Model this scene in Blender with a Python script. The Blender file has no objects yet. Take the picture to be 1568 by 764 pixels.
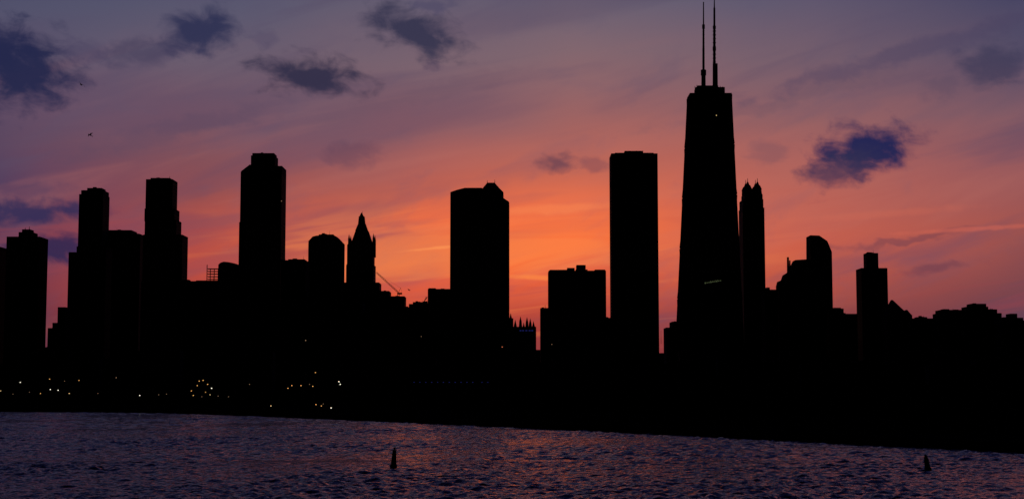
import bpy, math, random
import numpy as np
from mathutils import Vector
random.seed(7)
scene=bpy.context.scene
scene.view_settings.view_transform='Standard'
try: scene.view_settings.look='None'
except Exception: pass
scene.view_settings.exposure=0

# ------------------------------------------------------------ camera + survey
F=2400.0; H=10.0; PITCH=math.atan(218/F)
sp,cp=math.sin(PITCH),math.cos(PITCH)
def ray(x,y):
    u=(x-784)/F; v=(382-y)/F
    return Vector((u,cp-v*sp,sp+v*cp))
def W(x,y,D):            # bearing + range -> metres
    r=ray(x,y); k=D/r.y
    return Vector((r.x*k,D,H+r.z*k))
def azel(x,y):
    r=ray(x,y)
    return math.degrees(math.atan2(r.x,r.y)),math.degrees(math.atan2(r.z,math.hypot(r.x,r.y)))
cam=bpy.data.cameras.new("camera"); co=bpy.data.objects.new("camera",cam)
scene.collection.objects.link(co); scene.camera=co
co.location=(0,0,H); co.rotation_euler=(math.pi/2+PITCH,0,0)
cam.sensor_width=36; cam.lens=36*F/1568; cam.clip_start=0.5; cam.clip_end=100000

def lin(c):
    o=[]
    for v in c:
        v=v/255
        o.append(v/12.92 if v<=0.04045 else ((v+0.055)/1.055)**2.4)
    return (*o,1)

# ------------------------------------------------------------ world sky
w=bpy.data.worlds.new("World"); scene.world=w; w.use_nodes=True
try:
    w.cycles.sampling_method='MANUAL'; w.cycles.sample_map_resolution=256
except Exception: pass
nt=w.node_tree; nt.nodes.clear(); N=nt.nodes; L=nt.links
def node(t,**k):
    n=N.new(t)
    for a,b in k.items(): setattr(n,a,b)
    return n
def math_(op,a,b=None,c=None,clamp=False):
    n=node('ShaderNodeMath',operation=op,use_clamp=clamp)
    for i,v in enumerate((a,b,c)):
        if v is None: continue
        if isinstance(v,(int,float)): n.inputs[i].default_value=v
        else: L.new(v,n.inputs[i])
    return n.outputs[0]
def mrange(v,a,b,c=0,d=1,t='SMOOTHSTEP'):
    n=node('ShaderNodeMapRange',interpolation_type=t,clamp=True)
    L.new(v,n.inputs[0])
    for i,q in enumerate((a,b,c,d)): n.inputs[i+1].default_value=q
    return n.outputs[0]
def mix(f,a,b,bt='MIX'):
    n=node('ShaderNodeMix',data_type='RGBA',blend_type=bt)
    for i,v in ((0,f),(6,a),(7,b)):
        if isinstance(v,(int,float)): n.inputs[i].default_value=v
        elif isinstance(v,tuple): n.inputs[i].default_value=v
        else: L.new(v,n.inputs[i])
    return n.outputs[2]
tc=node('ShaderNodeTexCoord')
sx=node('ShaderNodeSeparateXYZ'); L.new(tc.outputs['Generated'],sx.inputs[0])
X,Y,Z=sx.outputs
az=math_('MULTIPLY',math_('ARCTAN2',X,Y),57.29578)
hyp=math_('SQRT',math_('ADD',math_('MULTIPLY',X,X),math_('MULTIPLY',Y,Y)))
el=math_('MULTIPLY',math_('ARCTAN2',Z,hyp),57.29578)
comb=node('ShaderNodeCombineXYZ'); L.new(az,comb.inputs[0]); L.new(el,comb.inputs[1])
P=comb.outputs[0]
def noise(vec,scale,detail=5,rough=0.55,dist=0,sc=(1,1,1),rot=0,off=(0,0,0)):
    m=node('ShaderNodeMapping',vector_type='POINT')
    m.inputs['Location'].default_value=off
    m.inputs['Rotation'].default_value=(0,0,math.radians(rot))
    L.new(vec,m.inputs[0])
    m2=node('ShaderNodeMapping',vector_type='POINT'); m2.inputs['Scale'].default_value=sc
    L.new(m.outputs[0],m2.inputs[0])
    n=node('ShaderNodeTexNoise'); n.noise_dimensions='2D'
    n.inputs['Scale'].default_value=scale; n.inputs['Detail'].default_value=detail
    n.inputs['Roughness'].default_value=rough; n.inputs['Distortion'].default_value=dist
    L.new(m2.outputs[0],n.inputs['Vector'])
    return n
# large warp of elevation so bands are not straight; streaks climb to the right
wn=noise(P,0.09,2,0.5,0,(1,1.8,1),0,(3,8,0)).outputs['Fac']
elw=math_('ADD',el,math_('MULTIPLY',math_('SUBTRACT',wn,0.5),2.0))
RS=90.0
cols=[
(0,  [(600,(70,34,56)),(520,(92,41,60)),(440,(102,50,72)),(380,(94,54,82)),(320,(84,60,92)),(250,(94,71,95)),(180,(104,81,103)),(100,(92,84,108)),(0,(76,79,106))]),
(300,[(600,(90,38,50)),(500,(144,55,56)),(430,(198,78,58)),(370,(180,79,70)),(310,(146,77,80)),(250,(128,79,89)),(180,(120,86,101)),(100,(106,91,109)),(0,(88,86,110))]),
(640,[(600,(124,46,48)),(500,(190,72,52)),(440,(244,96,48)),(390,(255,116,52)),(340,(242,110,66)),(280,(190,95,80)),(200,(145,93,98)),(100,(121,98,110)),(0,(96,91,112))]),
(880,[(600,(120,46,54)),(510,(172,68,62)),(440,(234,96,58)),(385,(250,114,60)),(330,(232,111,74)),(270,(194,102,84)),(190,(155,98,98)),(100,(130,102,110)),(0,(105,97,115))]),
(1250,[(600,(80,38,54)),(490,(120,58,66)),(430,(174,80,70)),(370,(202,94,74)),(300,(180,96,87)),(200,(144,94,98)),(100,(117,93,107)),(0,(90,85,110))]),
(1568,[(600,(70,38,56)),(480,(102,60,73)),(420,(134,72,76)),(350,(160,84,80)),(280,(150,89,93)),(200,(118,86,100)),(100,(84,76,101)),(0,(62,64,97))]),
]
HIGH=[(18,(54,56,100)),(26,(36,41,92)),(40,(18,22,64)),(60,(8,10,32)),(88,(5,6,18))]
t=math_('DIVIDE',elw,RS,clamp=True)
prev=None; pa=None
for x,st in cols:
    r=node('ShaderNodeValToRGB'); L.new(t,r.inputs[0]); cr=r.color_ramp
    stops=[(max(0,azel(784,y)[1]),c) for y,c in st]+HIGH
    cr.elements[0].position=stops[0][0]/RS; cr.elements[0].color=lin(stops[0][1])
    cr.elements[1].position=stops[-1][0]/RS; cr.elements[1].color=lin(stops[-1][1])
    for e,c in stops[1:-1]:
        q=cr.elements.new(e/RS); q.color=lin(c)
    a=azel(x,382)[0]
    if prev is None: prev=r.outputs[0]
    else: prev=mix(mrange(az,pa,a,t='LINEAR'),prev,r.outputs[0])
    pa=a
sky=prev
# broad diagonal streaks
s1=noise(P,0.42,4,0.52,0.4,(0.15,1.0,1),-13,(0,0,1)).outputs['Fac']
s2=noise(P,0.8,4,0.55,0.6,(0.11,1.0,1),-6,(9,2,4)).outputs['Fac']
s3=noise(P,0.6,5,0.58,0.3,(0.4,1.0,1),-20,(4,5,7)).outputs['Fac']
vis=mrange(el,26,16)
low=mrange(el,8.0,4.2)
sky=mix(math_('MULTIPLY',mrange(s1,0.47,0.68,0,0.36),vis),sky,lin((80,67,96)))
sky=mix(math_('MULTIPLY',mrange(s3,0.5,0.75,0,0.2),vis),sky,lin((88,80,106)))
cent=mrange(math_('ABSOLUTE',math_('ADD',az,1.5)),15,3)
li=math_('MULTIPLY',mrange(s2,0.48,0.68,0,0.5),math_('MULTIPLY',low,cent))
sky=mix(li,sky,lin((255,140,76)))
dk=math_('MULTIPLY',mrange(s2,0.44,0.3,0,0.3),low)
sky=mix(dk,sky,lin((168,66,70)))
sky=mix(math_('MULTIPLY',mrange(s1,0.46,0.3,0,0.18),mrange(el,14,8)),sky,lin((190,112,100)))
# individual clouds
wa=noise(P,0.8,3,0.6,0.2,(0.7,1,1),0,(1,1,2))
sub=node('ShaderNodeVectorMath',operation='SUBTRACT'); L.new(wa.outputs['Color'],sub.inputs[0]); sub.inputs[1].default_value=(0.5,0.5,0.5)
scl=node('ShaderNodeVectorMath',operation='MULTIPLY'); L.new(sub.outputs[0],scl.inputs[0]); scl.inputs[1].default_value=(1.3,0.8,0)
PW=node('ShaderNodeVectorMath',operation='ADD'); L.new(P,PW.inputs[0]); L.new(scl.outputs[0],PW.inputs[1])
fn=noise(P,1.5,6,0.58,0.25,(0.6,1,1),8,(5,3,9)).outputs['Fac']
fo=math_('MULTIPLY',math_('SUBTRACT',fn,0.5),1.45)
DEG=math.degrees(1/F)
BL=(34,38,74); PU=(74,60,88)
clouds=[(30,108,86,68,-10,.97,BL),(-10,70,60,48,0,.8,BL),(305,48,62,42,15,.92,(42,46,80)),(225,80,80,22,8,.55,(60,56,86)),(125,78,46,20,0,.45,(66,60,92)),
(403,60,26,16,0,.4,(78,70,98)),(638,50,86,36,-18,.93,(50,50,76)),(665,6,36,12,0,.6,(72,68,98)),(478,116,98,32,-6,.95,(46,44,70)),(665,100,22,11,-10,.35,PU),
(857,250,38,14,-5,.75,(94,62,80)),(915,256,26,14,0,.45,(110,68,84)),(540,236,50,20,0,.45,(94,64,86)),(1328,228,82,38,2,.99,(30,35,82)),(1290,258,62,30,15,.75,(48,45,80)),
(1520,98,50,34,0,.7,(56,55,84)),(1450,130,50,20,10,.3,(74,66,92)),(1180,236,32,18,0,.35,(105,76,92)),
(30,322,130,18,1,.9,(44,42,84)),(90,378,84,24,2,.9,(40,36,78)),(40,290,80,14,5,.35,(64,52,88)),(1390,366,110,6,7,.55,(112,64,78)),(1440,410,60,10,6,.5,(96,56,76)),
(1400,80,260,18,14,.45,(72,64,94)),(1220,150,240,12,11,.3,(98,78,96)),(640,150,200,14,14,.25,(106,80,96)),(270,200,200,20,16,.3,(80,68,94))]
for cx,cy,rx,ry,rot,s,c in clouds:
    a,e=azel(cx,cy)
    m=node('ShaderNodeMapping',vector_type='TEXTURE'); L.new(PW.outputs[0],m.inputs[0])
    m.inputs['Location'].default_value=(a,e,0); m.inputs['Rotation'].default_value=(0,0,math.radians(rot))
    m.inputs['Scale'].default_value=(rx*DEG,ry*DEG,1)
    ln=node('ShaderNodeVectorMath',operation='LENGTH'); L.new(m.outputs[0],ln.inputs[0])
    d=math_('ADD',ln.outputs['Value'],fo)
    sky=mix(mrange(d,1.25,0.3,0,s),sky,lin(c))
# thin bright streaks
for cx,cy,rx,ry,rot,s,c in [(1500,350,110,4,2,.42,(216,104,84)),(1330,330,150,7,3,.3,(205,104,84)),(665,380,50,3,6,.6,(255,152,86)),(850,320,110,8,2,.5,(248,132,80)),(700,345,130,7,4,.4,(250,124,72)),(820,425,60,5,-3,.6,(255,140,68))]:
    a,e=azel(cx,cy)
    m=node('ShaderNodeMapping',vector_type='TEXTURE'); L.new(P,m.inputs[0])
    m.inputs['Location'].default_value=(a,e,0); m.inputs['Rotation'].default_value=(0,0,math.radians(rot))
    m.inputs['Scale'].default_value=(rx*DEG,ry*DEG,1)
    ln=node('ShaderNodeVectorMath',operation='LENGTH'); L.new(m.outputs[0],ln.inputs[0])
    d=math_('ADD',ln.outputs['Value'],fo)
    sky=mix(mrange(d,1.3,0.2,0,s),sky,lin(c))
# the sky darkens away from the afterglow
fall=mrange(math_('ABSOLUTE',az),22,95,1,0.03)
vm=node('ShaderNodeVectorMath',operation='SCALE'); L.new(sky,vm.inputs[0]); L.new(fall,vm.inputs['Scale'])
nis=node('ShaderNodeTexSky'); nis.sky_type='NISHITA'; nis.sun_disc=False
nis.sun_elevation=math.radians(-1.5); nis.sun_rotation=math.radians(-3)
nsc=node('ShaderNodeVectorMath',operation='SCALE'); L.new(nis.outputs[0],nsc.inputs[0]); nsc.inputs['Scale'].default_value=0.003
add=node('ShaderNodeVectorMath',operation='ADD'); L.new(vm.outputs[0],add.inputs[0]); L.new(nsc.outputs[0],add.inputs[1])
bg=node('ShaderNodeBackground'); bg.inputs['Strength'].default_value=1.0
L.new(add.outputs[0],bg.inputs[0])
wo=node('ShaderNodeOutputWorld'); L.new(bg.outputs[0],wo.inputs[0])

sl=bpy.data.lights.new("sun","SUN"); sl.energy=0.01; sl.angle=math.radians(0.5); sl.color=(1,0.55,0.35)
so=bpy.data.objects.new("sun",sl); scene.collection.objects.link(so)
so.rotation_euler=(math.radians(-89.3),0,math.radians(3)); so.location=(0,3000,300)

# ------------------------------------------------------------ materials
def material(name,col,rough=0.8,spec=0.03,var=0.3,scale=0.3):
    m=bpy.data.materials.new(name); m.use_nodes=True
    n=m.node_tree.nodes; l=m.node_tree.links; b=n['Principled BSDF']
    b.inputs['Roughness'].default_value=rough; b.inputs['Specular IOR Level'].default_value=spec
    tx=n.new('ShaderNodeTexNoise'); tx.inputs['Scale'].default_value=scale; tx.inputs['Detail'].default_value=3
    t2=n.new('ShaderNodeTexCoord'); l.new(t2.outputs['Object'],tx.inputs['Vector'])
    r=n.new('ShaderNodeValToRGB'); l.new(tx.outputs['Fac'],r.inputs[0])
    r.color_ramp.elements[0].position=0.3; r.color_ramp.elements[1].position=0.7
    r.color_ramp.elements[0].color=(*[c*(1-var) for c in col],1); r.color_ramp.elements[1].color=(*[min(1,c*(1+var)) for c in col],1)
    l.new(r.outputs[0],b.inputs['Base Color'])
    return m
def emit(name,col,s):
    m=bpy.data.materials.new(name); m.use_nodes=True
    b=m.node_tree.nodes['Principled BSDF']; b.inputs['Base Color'].default_value=(*col,1)
    b.inputs['Emission Color'].default_value=(*col,1); b.inputs['Emission Strength'].default_value=s
    try: m.cycles.emission_sampling='NONE'
    except Exception: pass
    return m
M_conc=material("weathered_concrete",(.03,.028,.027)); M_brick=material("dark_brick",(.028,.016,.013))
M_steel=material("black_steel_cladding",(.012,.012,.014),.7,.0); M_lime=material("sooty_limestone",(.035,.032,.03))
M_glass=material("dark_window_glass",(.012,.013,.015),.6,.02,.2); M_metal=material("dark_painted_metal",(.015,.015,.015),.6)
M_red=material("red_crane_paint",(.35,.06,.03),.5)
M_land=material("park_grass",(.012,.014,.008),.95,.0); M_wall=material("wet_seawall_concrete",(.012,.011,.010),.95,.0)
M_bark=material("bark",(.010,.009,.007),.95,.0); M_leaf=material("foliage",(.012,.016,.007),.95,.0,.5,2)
M_fea=material("bird_feathers",(.03,.03,.03),.9,.05)
LW=emit("lamp_glow_white",(1,.93,.72),1.4); LO=emit("lamp_glow_orange",(1,.5,.14),1.0); LY=emit("lamp_glow_yellow",(1,.72,.3),1.1)
LD=emit("lamp_glow_faint",(1,.62,.35),.25); LG=emit("window_glow_green",(.6,.75,.35),.07); LB=emit("blue_glow",(.08,.1,.7),.10); LR=emit("red_glow",(1,.25,.1),.7)
GL={'W':LW,'O':LO,'Y':LY,'D':LD,'G':LG,'B':LB,'R':LR}

class Mesh:
    def __init__(s): s.v=[];s.f=[];s.m=[];s.mats=[]
    def mi(s,mat):
        if mat not in s.mats: s.mats.append(mat)
        return s.mats.index(mat)
    def add(s,vs,fs,mat):
        o=len(s.v); s.v+= [tuple(p) for p in vs]; i=s.mi(mat)
        for f in fs: s.f.append([o+k for k in f]); s.m.append(i)
    def loft(s,rings,mat,cap=True):
        n=len(rings[0]); vs=[p for r in rings for p in r]; fs=[]
        for k in range(len(rings)-1):
            for i in range(n):
                j=(i+1)%n; fs.append([k*n+i,k*n+j,(k+1)*n+j,(k+1)*n+i])
        if cap: fs.append(list(range(n))[::-1]); fs.append([(len(rings)-1)*n+i for i in range(n)])
        s.add(vs,fs,mat)
    def box(s,x0,x1,y0,y1,z0,z1,mat):
        s.loft([[(x0,y0,z),(x1,y0,z),(x1,y1,z),(x0,y1,z)] for z in (z0,z1)],mat)
    def cyl(s,a,b,r0,r1,mat,n=8):
        a=Vector(a);b=Vector(b);d=(b-a).normalized()
        u=d.orthogonal().normalized(); v=d.cross(u)
        s.loft([[p+u*r*math.cos(2*math.pi*i/n)+v*r*math.sin(2*math.pi*i/n) for i in range(n)] for p,r in ((a,r0),(b,r1))],mat)
    def ball(s,c,r,mat,n=8,m=5,sq=1):
        rings=[]
        for k in range(m+1):
            t=math.pi*(0.02+0.96*k/m); rings.append([(c[0]+r*math.sin(t)*math.cos(2*math.pi*i/n),c[1]+r*math.sin(t)*math.sin(2*math.pi*i/n),c[2]-r*sq*math.cos(t)) for i in range(n)])
        s.loft(rings,mat)
    def obj(s,name,loc=(0,0,0)):
        me=bpy.data.meshes.new(name); lx,ly,lz=loc
        me.from_pydata([(x-lx,y-ly,z-lz) for x,y,z in s.v],[],s.f)
        for m in s.mats: me.materials.append(m)
        me.polygons.foreach_set('material_index',s.m); me.update()
        o=bpy.data.objects.new(name,me); o.location=loc; scene.collection.objects.link(o); return o

G0=1.5
class Bld:
    """x/y are survey bearings of the outermost visible corners; geometry stands at its real range D."""
    def __init__(s,name,D,mat=M_conc,depth=35): s.n=name;s.D=D;s.mat=mat;s.dep=depth;s.M=Mesh();s.k=0;s.cx=None
    def X(s,x,y): return W(x,y,s.D).x
    def Zz(s,y,x=784): return W(x,y,s.D).z
    def box(s,x0,x1,y,yb=None,dep=None,win=True,roof=True,mat=None):
        d=(dep or s.dep-s.k*1.3); s.k+=1
        y0=s.D+s.k*0.35; y1=y0+d
        a0,b0=s.X(x0,y),s.X(x1,y); sh=(1-s.D/y1); lim=.45*(b0-a0)
        # the far corner of the inner side wall is what defines the outline
        a,b=a0,b0
        if b0<0: b=max(b0/(1-sh), b0-lim)
        if a0>0: a=min(a0/(1-sh), a0+lim)
        z1=s.Zz(y); z0=G0 if yb is None else s.Zz(yb)-1
        s.M.box(a,b,y0,y1,z0,z1,mat or s.mat)
        if s.cx is None: s.cx=(a+b)/2
        if win and z1-z0>12 and b-a>8: s.windows(a,b,y0,y1,z0,z1)
        if roof and b-a>8:
            t=.4
            for q in ((a,b,y0,y0+t),(a,b,y1-t,y1),(a,a+t,y0+t,y1-t),(b-t,b,y0+t,y1-t)):
                s.M.box(q[0],q[1],q[2],q[3],z1-.3,z1+.5,mat or s.mat)
            for i in range(random.randint(1,3)):
                ww=random.uniform(2,max(2.5,(b-a)*.22)); c=random.uniform(a+ww,b-ww); hh=random.uniform(.8,2.2)
                yy=random.uniform(y0+3,y0+d*.5)
                s.M.box(c-ww/2,c+ww/2,yy,yy+4,z1-.3,z1+hh,M_metal)
            if random.random()<.5:
                c=random.uniform(a+1,b-1); s.M.cyl((c,y0+4,z1-.2),(c,y0+4,z1+random.uniform(2,5)),.15,.08,M_metal,5)
        return a,b,y0,y1,z0,z1
    def windows(s,a,b,y0,y1,z0,z1):
        st=3.6; nf=int((z1-z0-2)/st); vs=[];fs=[]
        def q(p): 
            o=len(vs); vs.extend(p); fs.append([o,o+1,o+2,o+3])
        nx=max(2,int((b-a-1)/3.4)); sxx=(b-a-1)/nx
        ny=max(2,int((y1-y0-1)/4)); sy=(y1-y0-1)/ny
        for f in range(nf):
            z=z0+1.2+f*st; zt=z+2
            for i in range(nx):
                p=a+.5+i*sxx+.5; r=p+sxx-1; q([(p,y0-.05,z),(r,y0-.05,z),(r,y0-.05,zt),(p,y0-.05,zt)])
            for i in range(ny):
                p=y0+.5+i*sy+.6; r=p+sy-1.2
                q([(a-.05,p,z),(a-.05,p,zt),(a-.05,r,zt),(a-.05,r,z)]); q([(b+.05,p,z),(b+.05,r,z),(b+.05,r,zt),(b+.05,p,zt)])
        s.M.add(vs,fs,M_glass)
    def frustum(s,x0,x1,yb,x2,x3,yt,dep=None,mat=None):
        d=dep or s.dep*.8; a,b=s.X(x0,yb),s.X(x1,yb); c,e=s.X(x2,yt),s.X(x3,yt)
        zb,zt=s.Zz(yb)-.2,s.Zz(yt); ym=s.D+2+d/2; k=max(.02,(e-c)/(b-a)); h=d/2
        s.M.loft([[(a,ym-h,zb),(b,ym-h,zb),(b,ym+h,zb),(a,ym+h,zb)],[(c,ym-h*k,zt),(e,ym-h*k,zt),(e,ym+h*k,zt),(c,ym+h*k,zt)]],mat or s.mat)
    def prism(s,pts,dep=None,mat=None,off=1.0):
        d=dep or s.dep*.9; P0=[(s.X(x,y),s.Zz(y)) for x,y in pts]
        mn=min(p[0] for p in P0); mx=max(p[0] for p in P0); g=(s.D+off+d)/s.D
        if mx<0:
            nm=max(mx*g,mx-.45*(mx-mn)); P0=[(mn+(x-mn)*(nm-mn)/(mx-mn),z) for x,z in P0]
        elif mn>0:
            nm=min(mn*g,mn+.45*(mx-mn)); P0=[(mx-(mx-x)*(mx-nm)/(mx-mn),z) for x,z in P0]
        s.M.loft([[(x,s.D+off,z) for x,z in P0],[(x,s.D+off+d,z) for x,z in P0]],mat or s.mat)
    def mast(s,x,yb,yt,r0=.5,r1=.2,yo=6,mat=None):
        s.M.cyl((s.X(x,yt),s.D+yo,s.Zz(yb)-.5),(s.X(x,yt),s.D+yo,s.Zz(yt)),r0,r1,mat or M_metal,6)
    def light(s,x,y,c='W',r=.45,h=None):
        p=W(x,y,s.D-.1); h=h or r
        s.M.add([(p.x-r,s.D-.1,p.z-h),(p.x+r,s.D-.1,p.z-h),(p.x+r,s.D-.1,p.z+h),(p.x-r,s.D-.1,p.z+h)],[[0,1,2,3]],GL[c])
    def done(s): return s.M.obj(s.n,(s.cx or 0,s.D,G0))

# ---- far-left residential tower
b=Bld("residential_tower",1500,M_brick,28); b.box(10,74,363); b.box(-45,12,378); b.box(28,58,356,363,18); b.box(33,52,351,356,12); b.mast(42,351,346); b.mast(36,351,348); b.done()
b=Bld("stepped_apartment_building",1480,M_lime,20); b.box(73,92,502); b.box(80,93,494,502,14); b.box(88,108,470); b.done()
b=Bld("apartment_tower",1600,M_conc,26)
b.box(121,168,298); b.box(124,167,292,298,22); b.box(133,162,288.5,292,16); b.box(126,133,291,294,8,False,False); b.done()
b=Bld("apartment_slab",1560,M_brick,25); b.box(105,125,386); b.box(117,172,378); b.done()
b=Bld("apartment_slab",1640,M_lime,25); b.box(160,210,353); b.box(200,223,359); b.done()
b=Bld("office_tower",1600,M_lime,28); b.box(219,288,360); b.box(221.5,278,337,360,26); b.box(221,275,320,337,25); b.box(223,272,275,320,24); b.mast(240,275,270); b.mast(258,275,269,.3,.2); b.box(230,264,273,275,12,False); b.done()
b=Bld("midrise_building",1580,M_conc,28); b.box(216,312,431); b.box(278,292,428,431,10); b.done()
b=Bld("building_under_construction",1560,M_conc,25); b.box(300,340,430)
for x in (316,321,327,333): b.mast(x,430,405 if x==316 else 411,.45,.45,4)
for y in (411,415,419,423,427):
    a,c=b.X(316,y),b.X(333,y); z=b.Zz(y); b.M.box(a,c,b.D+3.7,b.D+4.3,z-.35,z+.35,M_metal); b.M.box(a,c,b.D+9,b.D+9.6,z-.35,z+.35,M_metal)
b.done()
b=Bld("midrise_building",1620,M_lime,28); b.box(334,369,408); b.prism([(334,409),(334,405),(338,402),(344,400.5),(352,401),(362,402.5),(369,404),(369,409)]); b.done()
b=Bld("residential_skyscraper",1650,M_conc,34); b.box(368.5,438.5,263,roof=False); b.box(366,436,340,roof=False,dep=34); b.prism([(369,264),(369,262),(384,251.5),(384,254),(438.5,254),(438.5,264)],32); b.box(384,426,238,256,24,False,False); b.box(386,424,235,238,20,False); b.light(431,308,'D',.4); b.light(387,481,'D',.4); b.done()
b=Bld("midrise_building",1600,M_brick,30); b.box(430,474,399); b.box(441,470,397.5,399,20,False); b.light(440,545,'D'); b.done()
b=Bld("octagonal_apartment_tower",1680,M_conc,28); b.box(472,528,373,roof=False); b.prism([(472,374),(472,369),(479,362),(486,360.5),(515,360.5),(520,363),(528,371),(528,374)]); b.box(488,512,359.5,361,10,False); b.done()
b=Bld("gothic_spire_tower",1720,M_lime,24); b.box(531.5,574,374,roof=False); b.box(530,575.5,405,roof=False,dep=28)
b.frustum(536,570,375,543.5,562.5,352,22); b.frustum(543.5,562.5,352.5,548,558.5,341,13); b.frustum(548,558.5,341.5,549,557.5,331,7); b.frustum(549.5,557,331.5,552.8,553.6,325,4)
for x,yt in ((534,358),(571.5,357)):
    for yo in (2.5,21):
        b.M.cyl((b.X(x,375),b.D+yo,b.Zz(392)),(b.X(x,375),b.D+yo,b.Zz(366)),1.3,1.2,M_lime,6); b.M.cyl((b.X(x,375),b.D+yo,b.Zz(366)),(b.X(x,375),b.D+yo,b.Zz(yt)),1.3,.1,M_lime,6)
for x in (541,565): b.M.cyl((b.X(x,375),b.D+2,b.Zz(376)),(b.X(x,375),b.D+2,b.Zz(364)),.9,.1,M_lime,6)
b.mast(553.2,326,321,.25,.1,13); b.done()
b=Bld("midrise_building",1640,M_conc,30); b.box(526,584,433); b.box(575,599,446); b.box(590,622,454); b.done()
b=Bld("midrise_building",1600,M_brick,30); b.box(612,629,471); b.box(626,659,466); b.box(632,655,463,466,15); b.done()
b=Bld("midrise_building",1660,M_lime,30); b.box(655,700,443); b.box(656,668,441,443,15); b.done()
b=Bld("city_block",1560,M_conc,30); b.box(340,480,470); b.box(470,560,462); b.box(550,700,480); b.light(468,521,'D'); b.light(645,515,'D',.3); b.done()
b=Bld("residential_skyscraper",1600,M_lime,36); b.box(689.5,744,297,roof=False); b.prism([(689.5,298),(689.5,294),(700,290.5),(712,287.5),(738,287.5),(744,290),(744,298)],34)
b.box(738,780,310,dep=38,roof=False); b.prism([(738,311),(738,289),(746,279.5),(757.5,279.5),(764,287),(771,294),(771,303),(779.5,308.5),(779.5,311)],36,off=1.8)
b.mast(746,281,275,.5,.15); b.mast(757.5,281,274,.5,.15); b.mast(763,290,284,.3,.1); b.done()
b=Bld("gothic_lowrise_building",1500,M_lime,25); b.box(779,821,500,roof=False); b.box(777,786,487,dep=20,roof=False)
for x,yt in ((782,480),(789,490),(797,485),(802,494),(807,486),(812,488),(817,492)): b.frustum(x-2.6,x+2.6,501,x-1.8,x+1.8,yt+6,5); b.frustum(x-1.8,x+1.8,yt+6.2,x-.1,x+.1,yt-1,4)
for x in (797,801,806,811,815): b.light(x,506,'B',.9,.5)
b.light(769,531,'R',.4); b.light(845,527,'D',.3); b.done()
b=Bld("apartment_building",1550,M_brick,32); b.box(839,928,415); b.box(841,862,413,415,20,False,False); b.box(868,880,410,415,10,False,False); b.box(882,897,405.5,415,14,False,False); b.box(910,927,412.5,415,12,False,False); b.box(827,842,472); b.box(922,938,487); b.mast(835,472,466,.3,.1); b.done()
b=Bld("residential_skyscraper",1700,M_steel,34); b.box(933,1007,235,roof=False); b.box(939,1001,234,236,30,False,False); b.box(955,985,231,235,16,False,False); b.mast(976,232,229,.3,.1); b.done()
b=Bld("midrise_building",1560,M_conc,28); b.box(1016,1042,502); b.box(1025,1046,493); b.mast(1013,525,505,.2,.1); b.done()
# ---- tapered skyscraper with twin antennas
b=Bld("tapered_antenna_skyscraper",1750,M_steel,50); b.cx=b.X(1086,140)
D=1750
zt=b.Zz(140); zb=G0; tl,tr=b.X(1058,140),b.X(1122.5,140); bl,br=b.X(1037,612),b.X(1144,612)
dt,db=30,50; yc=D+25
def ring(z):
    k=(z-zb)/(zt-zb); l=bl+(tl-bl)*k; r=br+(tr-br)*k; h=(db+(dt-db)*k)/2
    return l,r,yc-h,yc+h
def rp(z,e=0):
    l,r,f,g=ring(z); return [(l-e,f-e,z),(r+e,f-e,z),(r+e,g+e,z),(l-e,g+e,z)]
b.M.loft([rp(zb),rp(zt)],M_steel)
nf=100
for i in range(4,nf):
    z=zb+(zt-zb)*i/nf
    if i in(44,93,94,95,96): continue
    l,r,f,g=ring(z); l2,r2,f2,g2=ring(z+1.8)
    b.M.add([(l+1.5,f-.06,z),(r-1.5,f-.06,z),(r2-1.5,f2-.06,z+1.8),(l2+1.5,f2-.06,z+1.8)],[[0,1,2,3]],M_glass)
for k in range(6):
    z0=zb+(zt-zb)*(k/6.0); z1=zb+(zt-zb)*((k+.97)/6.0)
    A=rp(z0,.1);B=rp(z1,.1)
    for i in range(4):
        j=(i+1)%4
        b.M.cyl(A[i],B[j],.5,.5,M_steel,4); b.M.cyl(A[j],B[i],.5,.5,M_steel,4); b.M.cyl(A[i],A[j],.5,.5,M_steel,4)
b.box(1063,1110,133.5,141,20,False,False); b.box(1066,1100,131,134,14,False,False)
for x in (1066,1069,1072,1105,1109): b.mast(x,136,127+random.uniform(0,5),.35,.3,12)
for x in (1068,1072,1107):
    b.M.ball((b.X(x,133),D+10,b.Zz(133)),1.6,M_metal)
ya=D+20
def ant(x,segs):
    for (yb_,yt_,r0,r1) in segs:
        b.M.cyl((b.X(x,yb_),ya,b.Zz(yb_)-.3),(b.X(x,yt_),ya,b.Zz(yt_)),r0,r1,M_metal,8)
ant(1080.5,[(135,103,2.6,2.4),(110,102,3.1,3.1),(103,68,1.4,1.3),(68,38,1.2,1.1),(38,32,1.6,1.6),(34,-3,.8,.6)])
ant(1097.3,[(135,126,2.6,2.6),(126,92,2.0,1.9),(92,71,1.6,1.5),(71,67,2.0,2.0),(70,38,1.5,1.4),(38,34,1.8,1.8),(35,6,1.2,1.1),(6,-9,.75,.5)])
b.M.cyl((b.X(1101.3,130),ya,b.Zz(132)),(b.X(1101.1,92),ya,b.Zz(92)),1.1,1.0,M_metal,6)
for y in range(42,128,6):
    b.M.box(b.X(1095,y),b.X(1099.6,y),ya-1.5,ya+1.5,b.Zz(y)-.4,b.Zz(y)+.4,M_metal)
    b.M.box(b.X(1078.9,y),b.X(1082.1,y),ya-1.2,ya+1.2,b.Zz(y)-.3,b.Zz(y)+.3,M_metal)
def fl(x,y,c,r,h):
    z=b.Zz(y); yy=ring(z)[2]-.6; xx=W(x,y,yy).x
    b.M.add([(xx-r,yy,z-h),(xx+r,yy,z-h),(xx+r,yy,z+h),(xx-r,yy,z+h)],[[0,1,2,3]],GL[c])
fl(1097,175,'Y',.36,.36)
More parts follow.
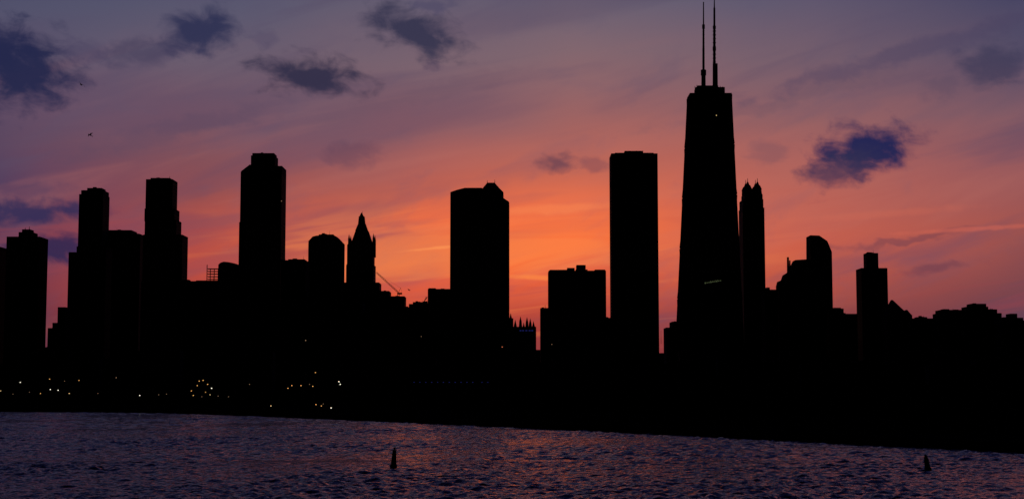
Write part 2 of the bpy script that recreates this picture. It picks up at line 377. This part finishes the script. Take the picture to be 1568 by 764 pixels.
for i in range(9): fl(1080+i*2.9,433-i*.45,'G',.75,.5 if i%3 else .8)
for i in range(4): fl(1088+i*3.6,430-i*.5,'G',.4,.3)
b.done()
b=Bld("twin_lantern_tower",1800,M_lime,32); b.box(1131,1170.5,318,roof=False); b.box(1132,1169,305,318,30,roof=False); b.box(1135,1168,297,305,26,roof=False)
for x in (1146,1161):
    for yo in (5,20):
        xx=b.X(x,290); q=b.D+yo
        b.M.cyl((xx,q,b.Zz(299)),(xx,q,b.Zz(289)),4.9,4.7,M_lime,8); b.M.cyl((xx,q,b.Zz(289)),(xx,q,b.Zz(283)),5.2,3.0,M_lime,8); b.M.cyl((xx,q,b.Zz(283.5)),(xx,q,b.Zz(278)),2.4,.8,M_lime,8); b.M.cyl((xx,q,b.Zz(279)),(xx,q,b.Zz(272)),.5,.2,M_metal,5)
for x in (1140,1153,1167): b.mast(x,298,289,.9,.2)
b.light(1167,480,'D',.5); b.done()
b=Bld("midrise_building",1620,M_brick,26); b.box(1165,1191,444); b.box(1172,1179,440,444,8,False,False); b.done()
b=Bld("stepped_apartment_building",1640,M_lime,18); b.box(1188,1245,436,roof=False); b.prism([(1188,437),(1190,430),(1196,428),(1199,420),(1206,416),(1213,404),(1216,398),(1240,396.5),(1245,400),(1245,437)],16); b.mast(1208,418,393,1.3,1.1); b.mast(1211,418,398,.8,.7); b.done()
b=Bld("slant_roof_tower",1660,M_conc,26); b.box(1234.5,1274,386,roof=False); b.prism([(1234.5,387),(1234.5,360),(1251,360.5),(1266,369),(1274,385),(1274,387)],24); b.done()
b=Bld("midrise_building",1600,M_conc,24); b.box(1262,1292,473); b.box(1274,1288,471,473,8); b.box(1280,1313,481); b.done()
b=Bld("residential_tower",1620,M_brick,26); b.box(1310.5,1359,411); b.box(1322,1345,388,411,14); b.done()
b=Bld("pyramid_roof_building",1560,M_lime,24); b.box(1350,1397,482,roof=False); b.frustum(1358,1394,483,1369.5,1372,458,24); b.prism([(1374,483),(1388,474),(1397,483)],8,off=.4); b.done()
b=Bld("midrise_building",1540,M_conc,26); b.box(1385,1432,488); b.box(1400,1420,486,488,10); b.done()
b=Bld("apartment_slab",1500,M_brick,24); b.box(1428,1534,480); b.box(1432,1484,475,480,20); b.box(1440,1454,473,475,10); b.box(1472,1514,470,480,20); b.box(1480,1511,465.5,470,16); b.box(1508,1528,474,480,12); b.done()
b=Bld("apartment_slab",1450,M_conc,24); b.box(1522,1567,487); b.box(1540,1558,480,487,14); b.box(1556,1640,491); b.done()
# ---- lower city blocks nearer the lake
x=-60; i=0
while x<1640:
    wd=random.uniform(38,85); y=random.uniform(537,562)
    b=Bld("lowrise_building",random.choice([1260,1300,1340]),random.choice([M_brick,M_conc,M_lime]),14)
    b.box(x,x+wd+8,y); 
    if random.random()<.5: b.box(x+wd*.2,x+wd*.6,y-4,y,10,False)
    for (lx,ly,c) in ((277,545,'W'),(418,568,'O'),(483,570,'O'),(178,578,'D')):
        if x<=lx<x+wd: b.light(lx,max(ly,y+2),c,.35)
    if 600<x+wd/2<760:
        for q in range(int(max(x,625)),int(min(x+wd,748)),9): b.light(q,585,'B',.5,.25)
    b.done(); x+=wd+.5; i+=1
b=Bld("city_block",2300,M_conc,20)
for x in range(-100,1700,60): b.box(x,x+72,random.uniform(530,545) )
b.done()

# ------------------------------------------------------------ cranes
def crane(name,D,p0,p1,base):
    M=Mesh(); a=W(*p0,D); c=W(*p1,D); d=(c-a); n=14; hw=.8
    off=[Vector((0,-hw,0)),Vector((0,hw,0)),Vector((.4,0,1.3))]
    for o in off: M.cyl(a+o,c+o,.22,.18,M_red,5)
    for i in range(n):
        for k in range(3): M.cyl(a+d*i/n+off[k],a+d*(i+1)/n+off[(k+1)%3],.12,.12,M_red,4)
    g=W(base[0],base[1],D)
    for sx_ in(-1,1):
        for sy_ in(-1,1): M.cyl((a.x+sx_,a.y+sy_,g.z),(a.x+sx_,a.y+sy_,a.z),.25,.25,M_red,4)
    for i in range(8):
        z=g.z+(a.z-g.z)*i/8; z2=g.z+(a.z-g.z)*(i+1)/8
        M.cyl((a.x-1,a.y-1,z),(a.x+1,a.y-1,z2),.15,.15,M_red,4)
    M.box(a.x-1,a.x+4,a.y-1.5,a.y+1.5,a.z-1.2,a.z+.6,M_metal)
    apex=a+Vector((2.5,0,6)); M.cyl(a,apex,.2,.2,M_red,4); M.cyl(apex,c,.07,.07,M_metal,4); M.cyl(apex,a+Vector((4,0,0)),.1,.1,M_metal,4)
    return M.obj(name,tuple(a))
crane("tower_crane",1700,(610,449),(576,418),(610,475))
crane("tower_crane",1700,(649,462),(654,456),(649,480))

# ------------------------------------------------------------ land and seawall
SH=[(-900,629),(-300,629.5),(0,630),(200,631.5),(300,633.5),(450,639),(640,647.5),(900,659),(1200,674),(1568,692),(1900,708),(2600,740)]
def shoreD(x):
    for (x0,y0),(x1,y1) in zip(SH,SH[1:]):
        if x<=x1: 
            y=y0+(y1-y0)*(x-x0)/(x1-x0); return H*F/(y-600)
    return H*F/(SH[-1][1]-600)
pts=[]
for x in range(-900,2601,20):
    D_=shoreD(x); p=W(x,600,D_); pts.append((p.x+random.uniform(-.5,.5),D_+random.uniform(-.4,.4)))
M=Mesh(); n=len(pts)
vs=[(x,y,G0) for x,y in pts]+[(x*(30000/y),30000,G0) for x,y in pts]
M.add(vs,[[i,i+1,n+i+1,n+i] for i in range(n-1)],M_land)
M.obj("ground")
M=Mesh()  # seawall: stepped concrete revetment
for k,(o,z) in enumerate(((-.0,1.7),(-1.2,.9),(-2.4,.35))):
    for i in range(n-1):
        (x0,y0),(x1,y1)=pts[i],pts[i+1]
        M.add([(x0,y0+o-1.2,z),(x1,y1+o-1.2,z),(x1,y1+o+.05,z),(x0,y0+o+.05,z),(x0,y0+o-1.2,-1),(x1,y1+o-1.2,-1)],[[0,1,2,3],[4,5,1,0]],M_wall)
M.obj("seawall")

# trees: one mass
M=Mesh()
def tree(x,y,h):
    M.cyl((x,y,G0),(x+random.uniform(-.4,.4),y,G0+h*.5),.3,.15,M_bark,6)
    for k in range(3):
        a=random.uniform(0,6.28); M.cyl((x,y,G0+h*.35),(x+math.cos(a)*h*.22,y+math.sin(a)*h*.22,G0+h*.65),.14,.05,M_bark,4)
    for k in range(70):
        a=random.uniform(0,6.28); t=random.random(); rr=h*.34*math.sin(math.pi*(.15+.8*t))*math.sqrt(random.random())
        c=Vector((x+math.cos(a)*rr,y+math.sin(a)*rr,G0+h*(.3+.68*t))); s=random.uniform(.5,1.1)
        u=Vector((random.gauss(0,1),random.gauss(0,1),random.gauss(0,1))).normalized(); v=u.orthogonal().normalized(); w_=u.cross(v)
        M.add([c+v*s,c+w_*s,c-v*s,c-w_*s+u*.4],[[0,1,2,3]],M_leaf)
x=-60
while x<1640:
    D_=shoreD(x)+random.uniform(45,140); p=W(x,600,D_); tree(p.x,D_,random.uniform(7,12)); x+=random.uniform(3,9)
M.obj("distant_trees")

# ------------------------------------------------------------ street lamps along the shore drive
lamps=[(31,585,'W'),(76,580,'O'),(77,596,'W'),(89,597,'W'),(106,602,'Y'),(121,582,'O'),(62,602,'O'),(99,583,'D'),(1,598,'Y'),(214,605,'W'),(243,604,'D'),(150,602,'D'),
(293,598,'O'),(296,605,'O'),(302,590,'O'),(305,583,'O'),(311,582,'O'),(318,588,'O'),(324,594,'W'),(322,604,'Y'),(315,600,'O'),(309,607,'D'),(382,588,'D'),(415,621,'Y'),
(441,594,'O'),(447,590,'O'),(461,590,'O'),(474,588,'D'),(479,591,'O'),(484,619,'O'),(492,621,'O'),(507,624,'W'),(519,584,'W'),(521,588,'W'),(495,618,'D'),(334,606,'D'),(350,607,'D'),(45,600,'D'),(255,603,'D'),(20,603,'D')]
for x,y,c in lamps:
    D_=shoreD(x)+random.uniform(12,25); p=W(x,y,D_); M=Mesh(); r=.28 if c=='W' else .24
    if c=='D': r=.18
    if x>400: r*=.85
    s=1 if random.random()<.5 else -1
    M.cyl((p.x+s*1.4,D_,G0),(p.x+s*1.4,D_,p.z+.5),.13,.08,M_metal,8); M.cyl((p.x+s*1.4,D_,G0),(p.x+s*1.4,D_,G0+.6),.25,.2,M_metal,8)
    M.cyl((p.x+s*1.4,D_,p.z+.45),(p.x,D_,p.z+.4),.07,.06,M_metal,6)
    M.cyl((p.x,D_,p.z+r*.6),(p.x,D_,p.z+r*.6+.25),r*1.15,.08,M_metal,10)
    M.ball((p.x,D_,p.z),r,GL[c],8,5)
    M.obj("street_lamp",(p.x,D_,G0))

# ------------------------------------------------------------ buoys
def buoy(x,y,hpx,lean):
    D_=H*F/(y-600); p=W(x,y,D_); k=D_/F; M=Mesh()
    def c(z0,z1,r0,r1,m=M_metal,n=14): M.cyl((0,0,z0),(0,0,z1),r0,r1,m,n)
    h=hpx*k
    c(-.6,.12*h,.42,.48); c(.12*h,.22*h,.48,.3); c(.22*h,.62*h,.3,.26); c(.62*h,.66*h,.36,.36); c(.66*h,.82*h,.2,.24)
    c(.82*h,.86*h,.3,.3); M.ball((0,0,.93*h),.17,M_metal); 
    for a in range(4):
        q=a*math.pi/2; M.cyl((.34*math.cos(q),.34*math.sin(q),.2*h),(.2*math.cos(q),.2*math.sin(q),.84*h),.035,.035,M_metal,5)
    M.ball((0,0,.05*h),.5,M_metal,14,5,.4)
    o=M.obj("channel_buoy"); o.location=(p.x,D_,0); o.rotation_euler=(math.radians(3),math.radians(lean),0)
buoy(602.5,714,31,3); buoy(1421,718,24,-9)

# ------------------------------------------------------------ birds
def bird(x,y,D_,span,bank,up):
    M=Mesh()
    rings=[]
    for yy,r in ((-.32,.01),(-.24,.05),(-.1,.08),(.05,.075),(.18,.045),(.27,.05),(.33,.03),(.4,.005)):
        rings.append([(r*math.cos(a*math.pi/4),yy,r*math.sin(a*math.pi/4)) for a in range(8)])
    M.loft(rings,M_fea)
    for s in(-1,1):
        pts_=[(0,.1,.03),(.25,.16,up*.5),(.5,.02,up*.55),(span,-.15,up*.1)]; bk=[(0,-.12,.03),(.25,-.06,up*.5),(.5,-.12,up*.55)]
        P_=[(s*a,b_,c) for a,b_,c in pts_]; B_=[(s*a,b_,c) for a,b_,c in bk]
        M.add(P_+B_,[[0,1,5,4],[1,2,6,5],[2,3,6]],M_fea)
    M.add([(-.03,-.28,0),(.03,-.28,0),(.12,-.48,0),(-.12,-.48,0)],[[0,1,2,3]],M_fea)
    o=M.obj("flying_bird"); o.location=W(x,y,D_); o.rotation_euler=(.6,bank,1.1); 
bird(124,130,240,.75,.35,.35); bird(138,207,230,.7,-.5,.3); bird(626,444,330,.7,.2,.3)

# ------------------------------------------------------------ water: real wind waves
m=bpy.data.materials.new("lake_water"); m.use_nodes=True
n=m.node_tree.nodes; l=m.node_tree.links; bs=n['Principled BSDF']
bs.inputs['Base Color'].default_value=(.001,.002,.006,1); bs.inputs['Roughness'].default_value=.08; bs.inputs['IOR'].default_value=1.33
tcw=n.new('ShaderNodeTexCoord')
t_=n.new('ShaderNodeTexNoise'); t_.noise_dimensions='2D'; t_.inputs['Scale'].default_value=1.6; t_.inputs['Detail'].default_value=3
l.new(tcw.outputs['Object'],t_.inputs['Vector'])
bb=n.new('ShaderNodeBump'); bb.inputs['Strength'].default_value=1; bb.inputs['Distance'].default_value=.28
l.new(t_.outputs['Fac'],bb.inputs['Height']); l.new(bb.outputs[0],bs.inputs['Normal'])
rng=np.random.default_rng(3)
NW=60
lam=np.exp(rng.uniform(math.log(1.0),math.log(7),NW)); th=rng.normal(-1.9,.85,NW); ph=rng.uniform(0,6.28,NW)
kk=2*math.pi/lam
slope=.034*np.where(lam<3,1.0,.55)
amp=slope/kk*math.sqrt(2)
def height(x,y,minlam):
    z=np.zeros_like(x)
    # gusts vary the wave height over tens of metres
    gust=1+.35*np.sin(x*.045+y*.021+1)*np.sin(y*.033-x*.013)+.2*np.sin(x*.11-y*.05)
    for i in range(NW):
        if lam[i]<minlam: continue
        p=kk[i]*(x*math.cos(th[i])+y*math.sin(th[i]))+ph[i]
        z+=amp[i]*(np.sin(p)+.18*np.cos(2*p))
    return z*gust
def patch(x0,x1,y0,y1,d,minlam,boost):
    nx=int((x1-x0)/d)+1; ny=int((y1-y0)/d)+1
    gx,gy=np.meshgrid(np.linspace(x0,x1,nx),np.linspace(y0,y1,ny))
    z=height(gx,gy,minlam)*boost
    e=np.minimum(np.minimum(gx-x0,x1-gx),np.minimum(gy-y0,y1-gy)); z*=np.clip(e/4,0,1)
    v=np.stack([gx,gy,z],-1).reshape(-1,3)
    i=np.arange(nx*ny).reshape(ny,nx)
    f=np.stack([i[:-1,:-1],i[:-1,1:],i[1:,1:],i[1:,:-1]],-1).reshape(-1,4)
    return v,f
V=[];Fc=[];o=0
for a in ((-110,110,60,230,.3,0,1),(-200,200,230,420,.6,1.4,1.1),(-420,420,420,860,1.2,2.6,1.4)):
    v,f=patch(*a); V.append(v); Fc.append(f+o); o+=len(v)
# flat surround out to the horizon
def quad(x0,x1,y0,y1):
    global o
    V.append(np.array([(x0,y0,0),(x1,y0,0),(x1,y1,0),(x0,y1,0)],float)); Fc.append(np.array([[0,1,2,3]])+o); o+=4
quad(-8000,8000,-4000,60); quad(-8000,-110,60,230); quad(110,8000,60,230); quad(-8000,-200,230,420); quad(200,8000,230,420)
quad(-8000,-420,420,860); quad(420,8000,420,860); quad(-8000,8000,860,5000)
V=np.concatenate(V); Fc=np.concatenate(Fc)
me=bpy.data.meshes.new("lake_water"); me.vertices.add(len(V)); me.vertices.foreach_set('co',V.ravel())
me.loops.add(Fc.size); me.loops.foreach_set('vertex_index',Fc.ravel().astype(np.int32))
me.polygons.add(len(Fc)); me.polygons.foreach_set('loop_start',np.arange(0,Fc.size,4,dtype=np.int32)); me.polygons.foreach_set('loop_total',np.full(len(Fc),4,dtype=np.int32))
me.update(calc_edges=True); me.polygons.foreach_set('use_smooth',np.ones(len(Fc),bool)); me.materials.append(m)
ow=bpy.data.objects.new("lake_water",me); scene.collection.objects.link(ow)
print("done",len(bpy.data.objects),len(V))
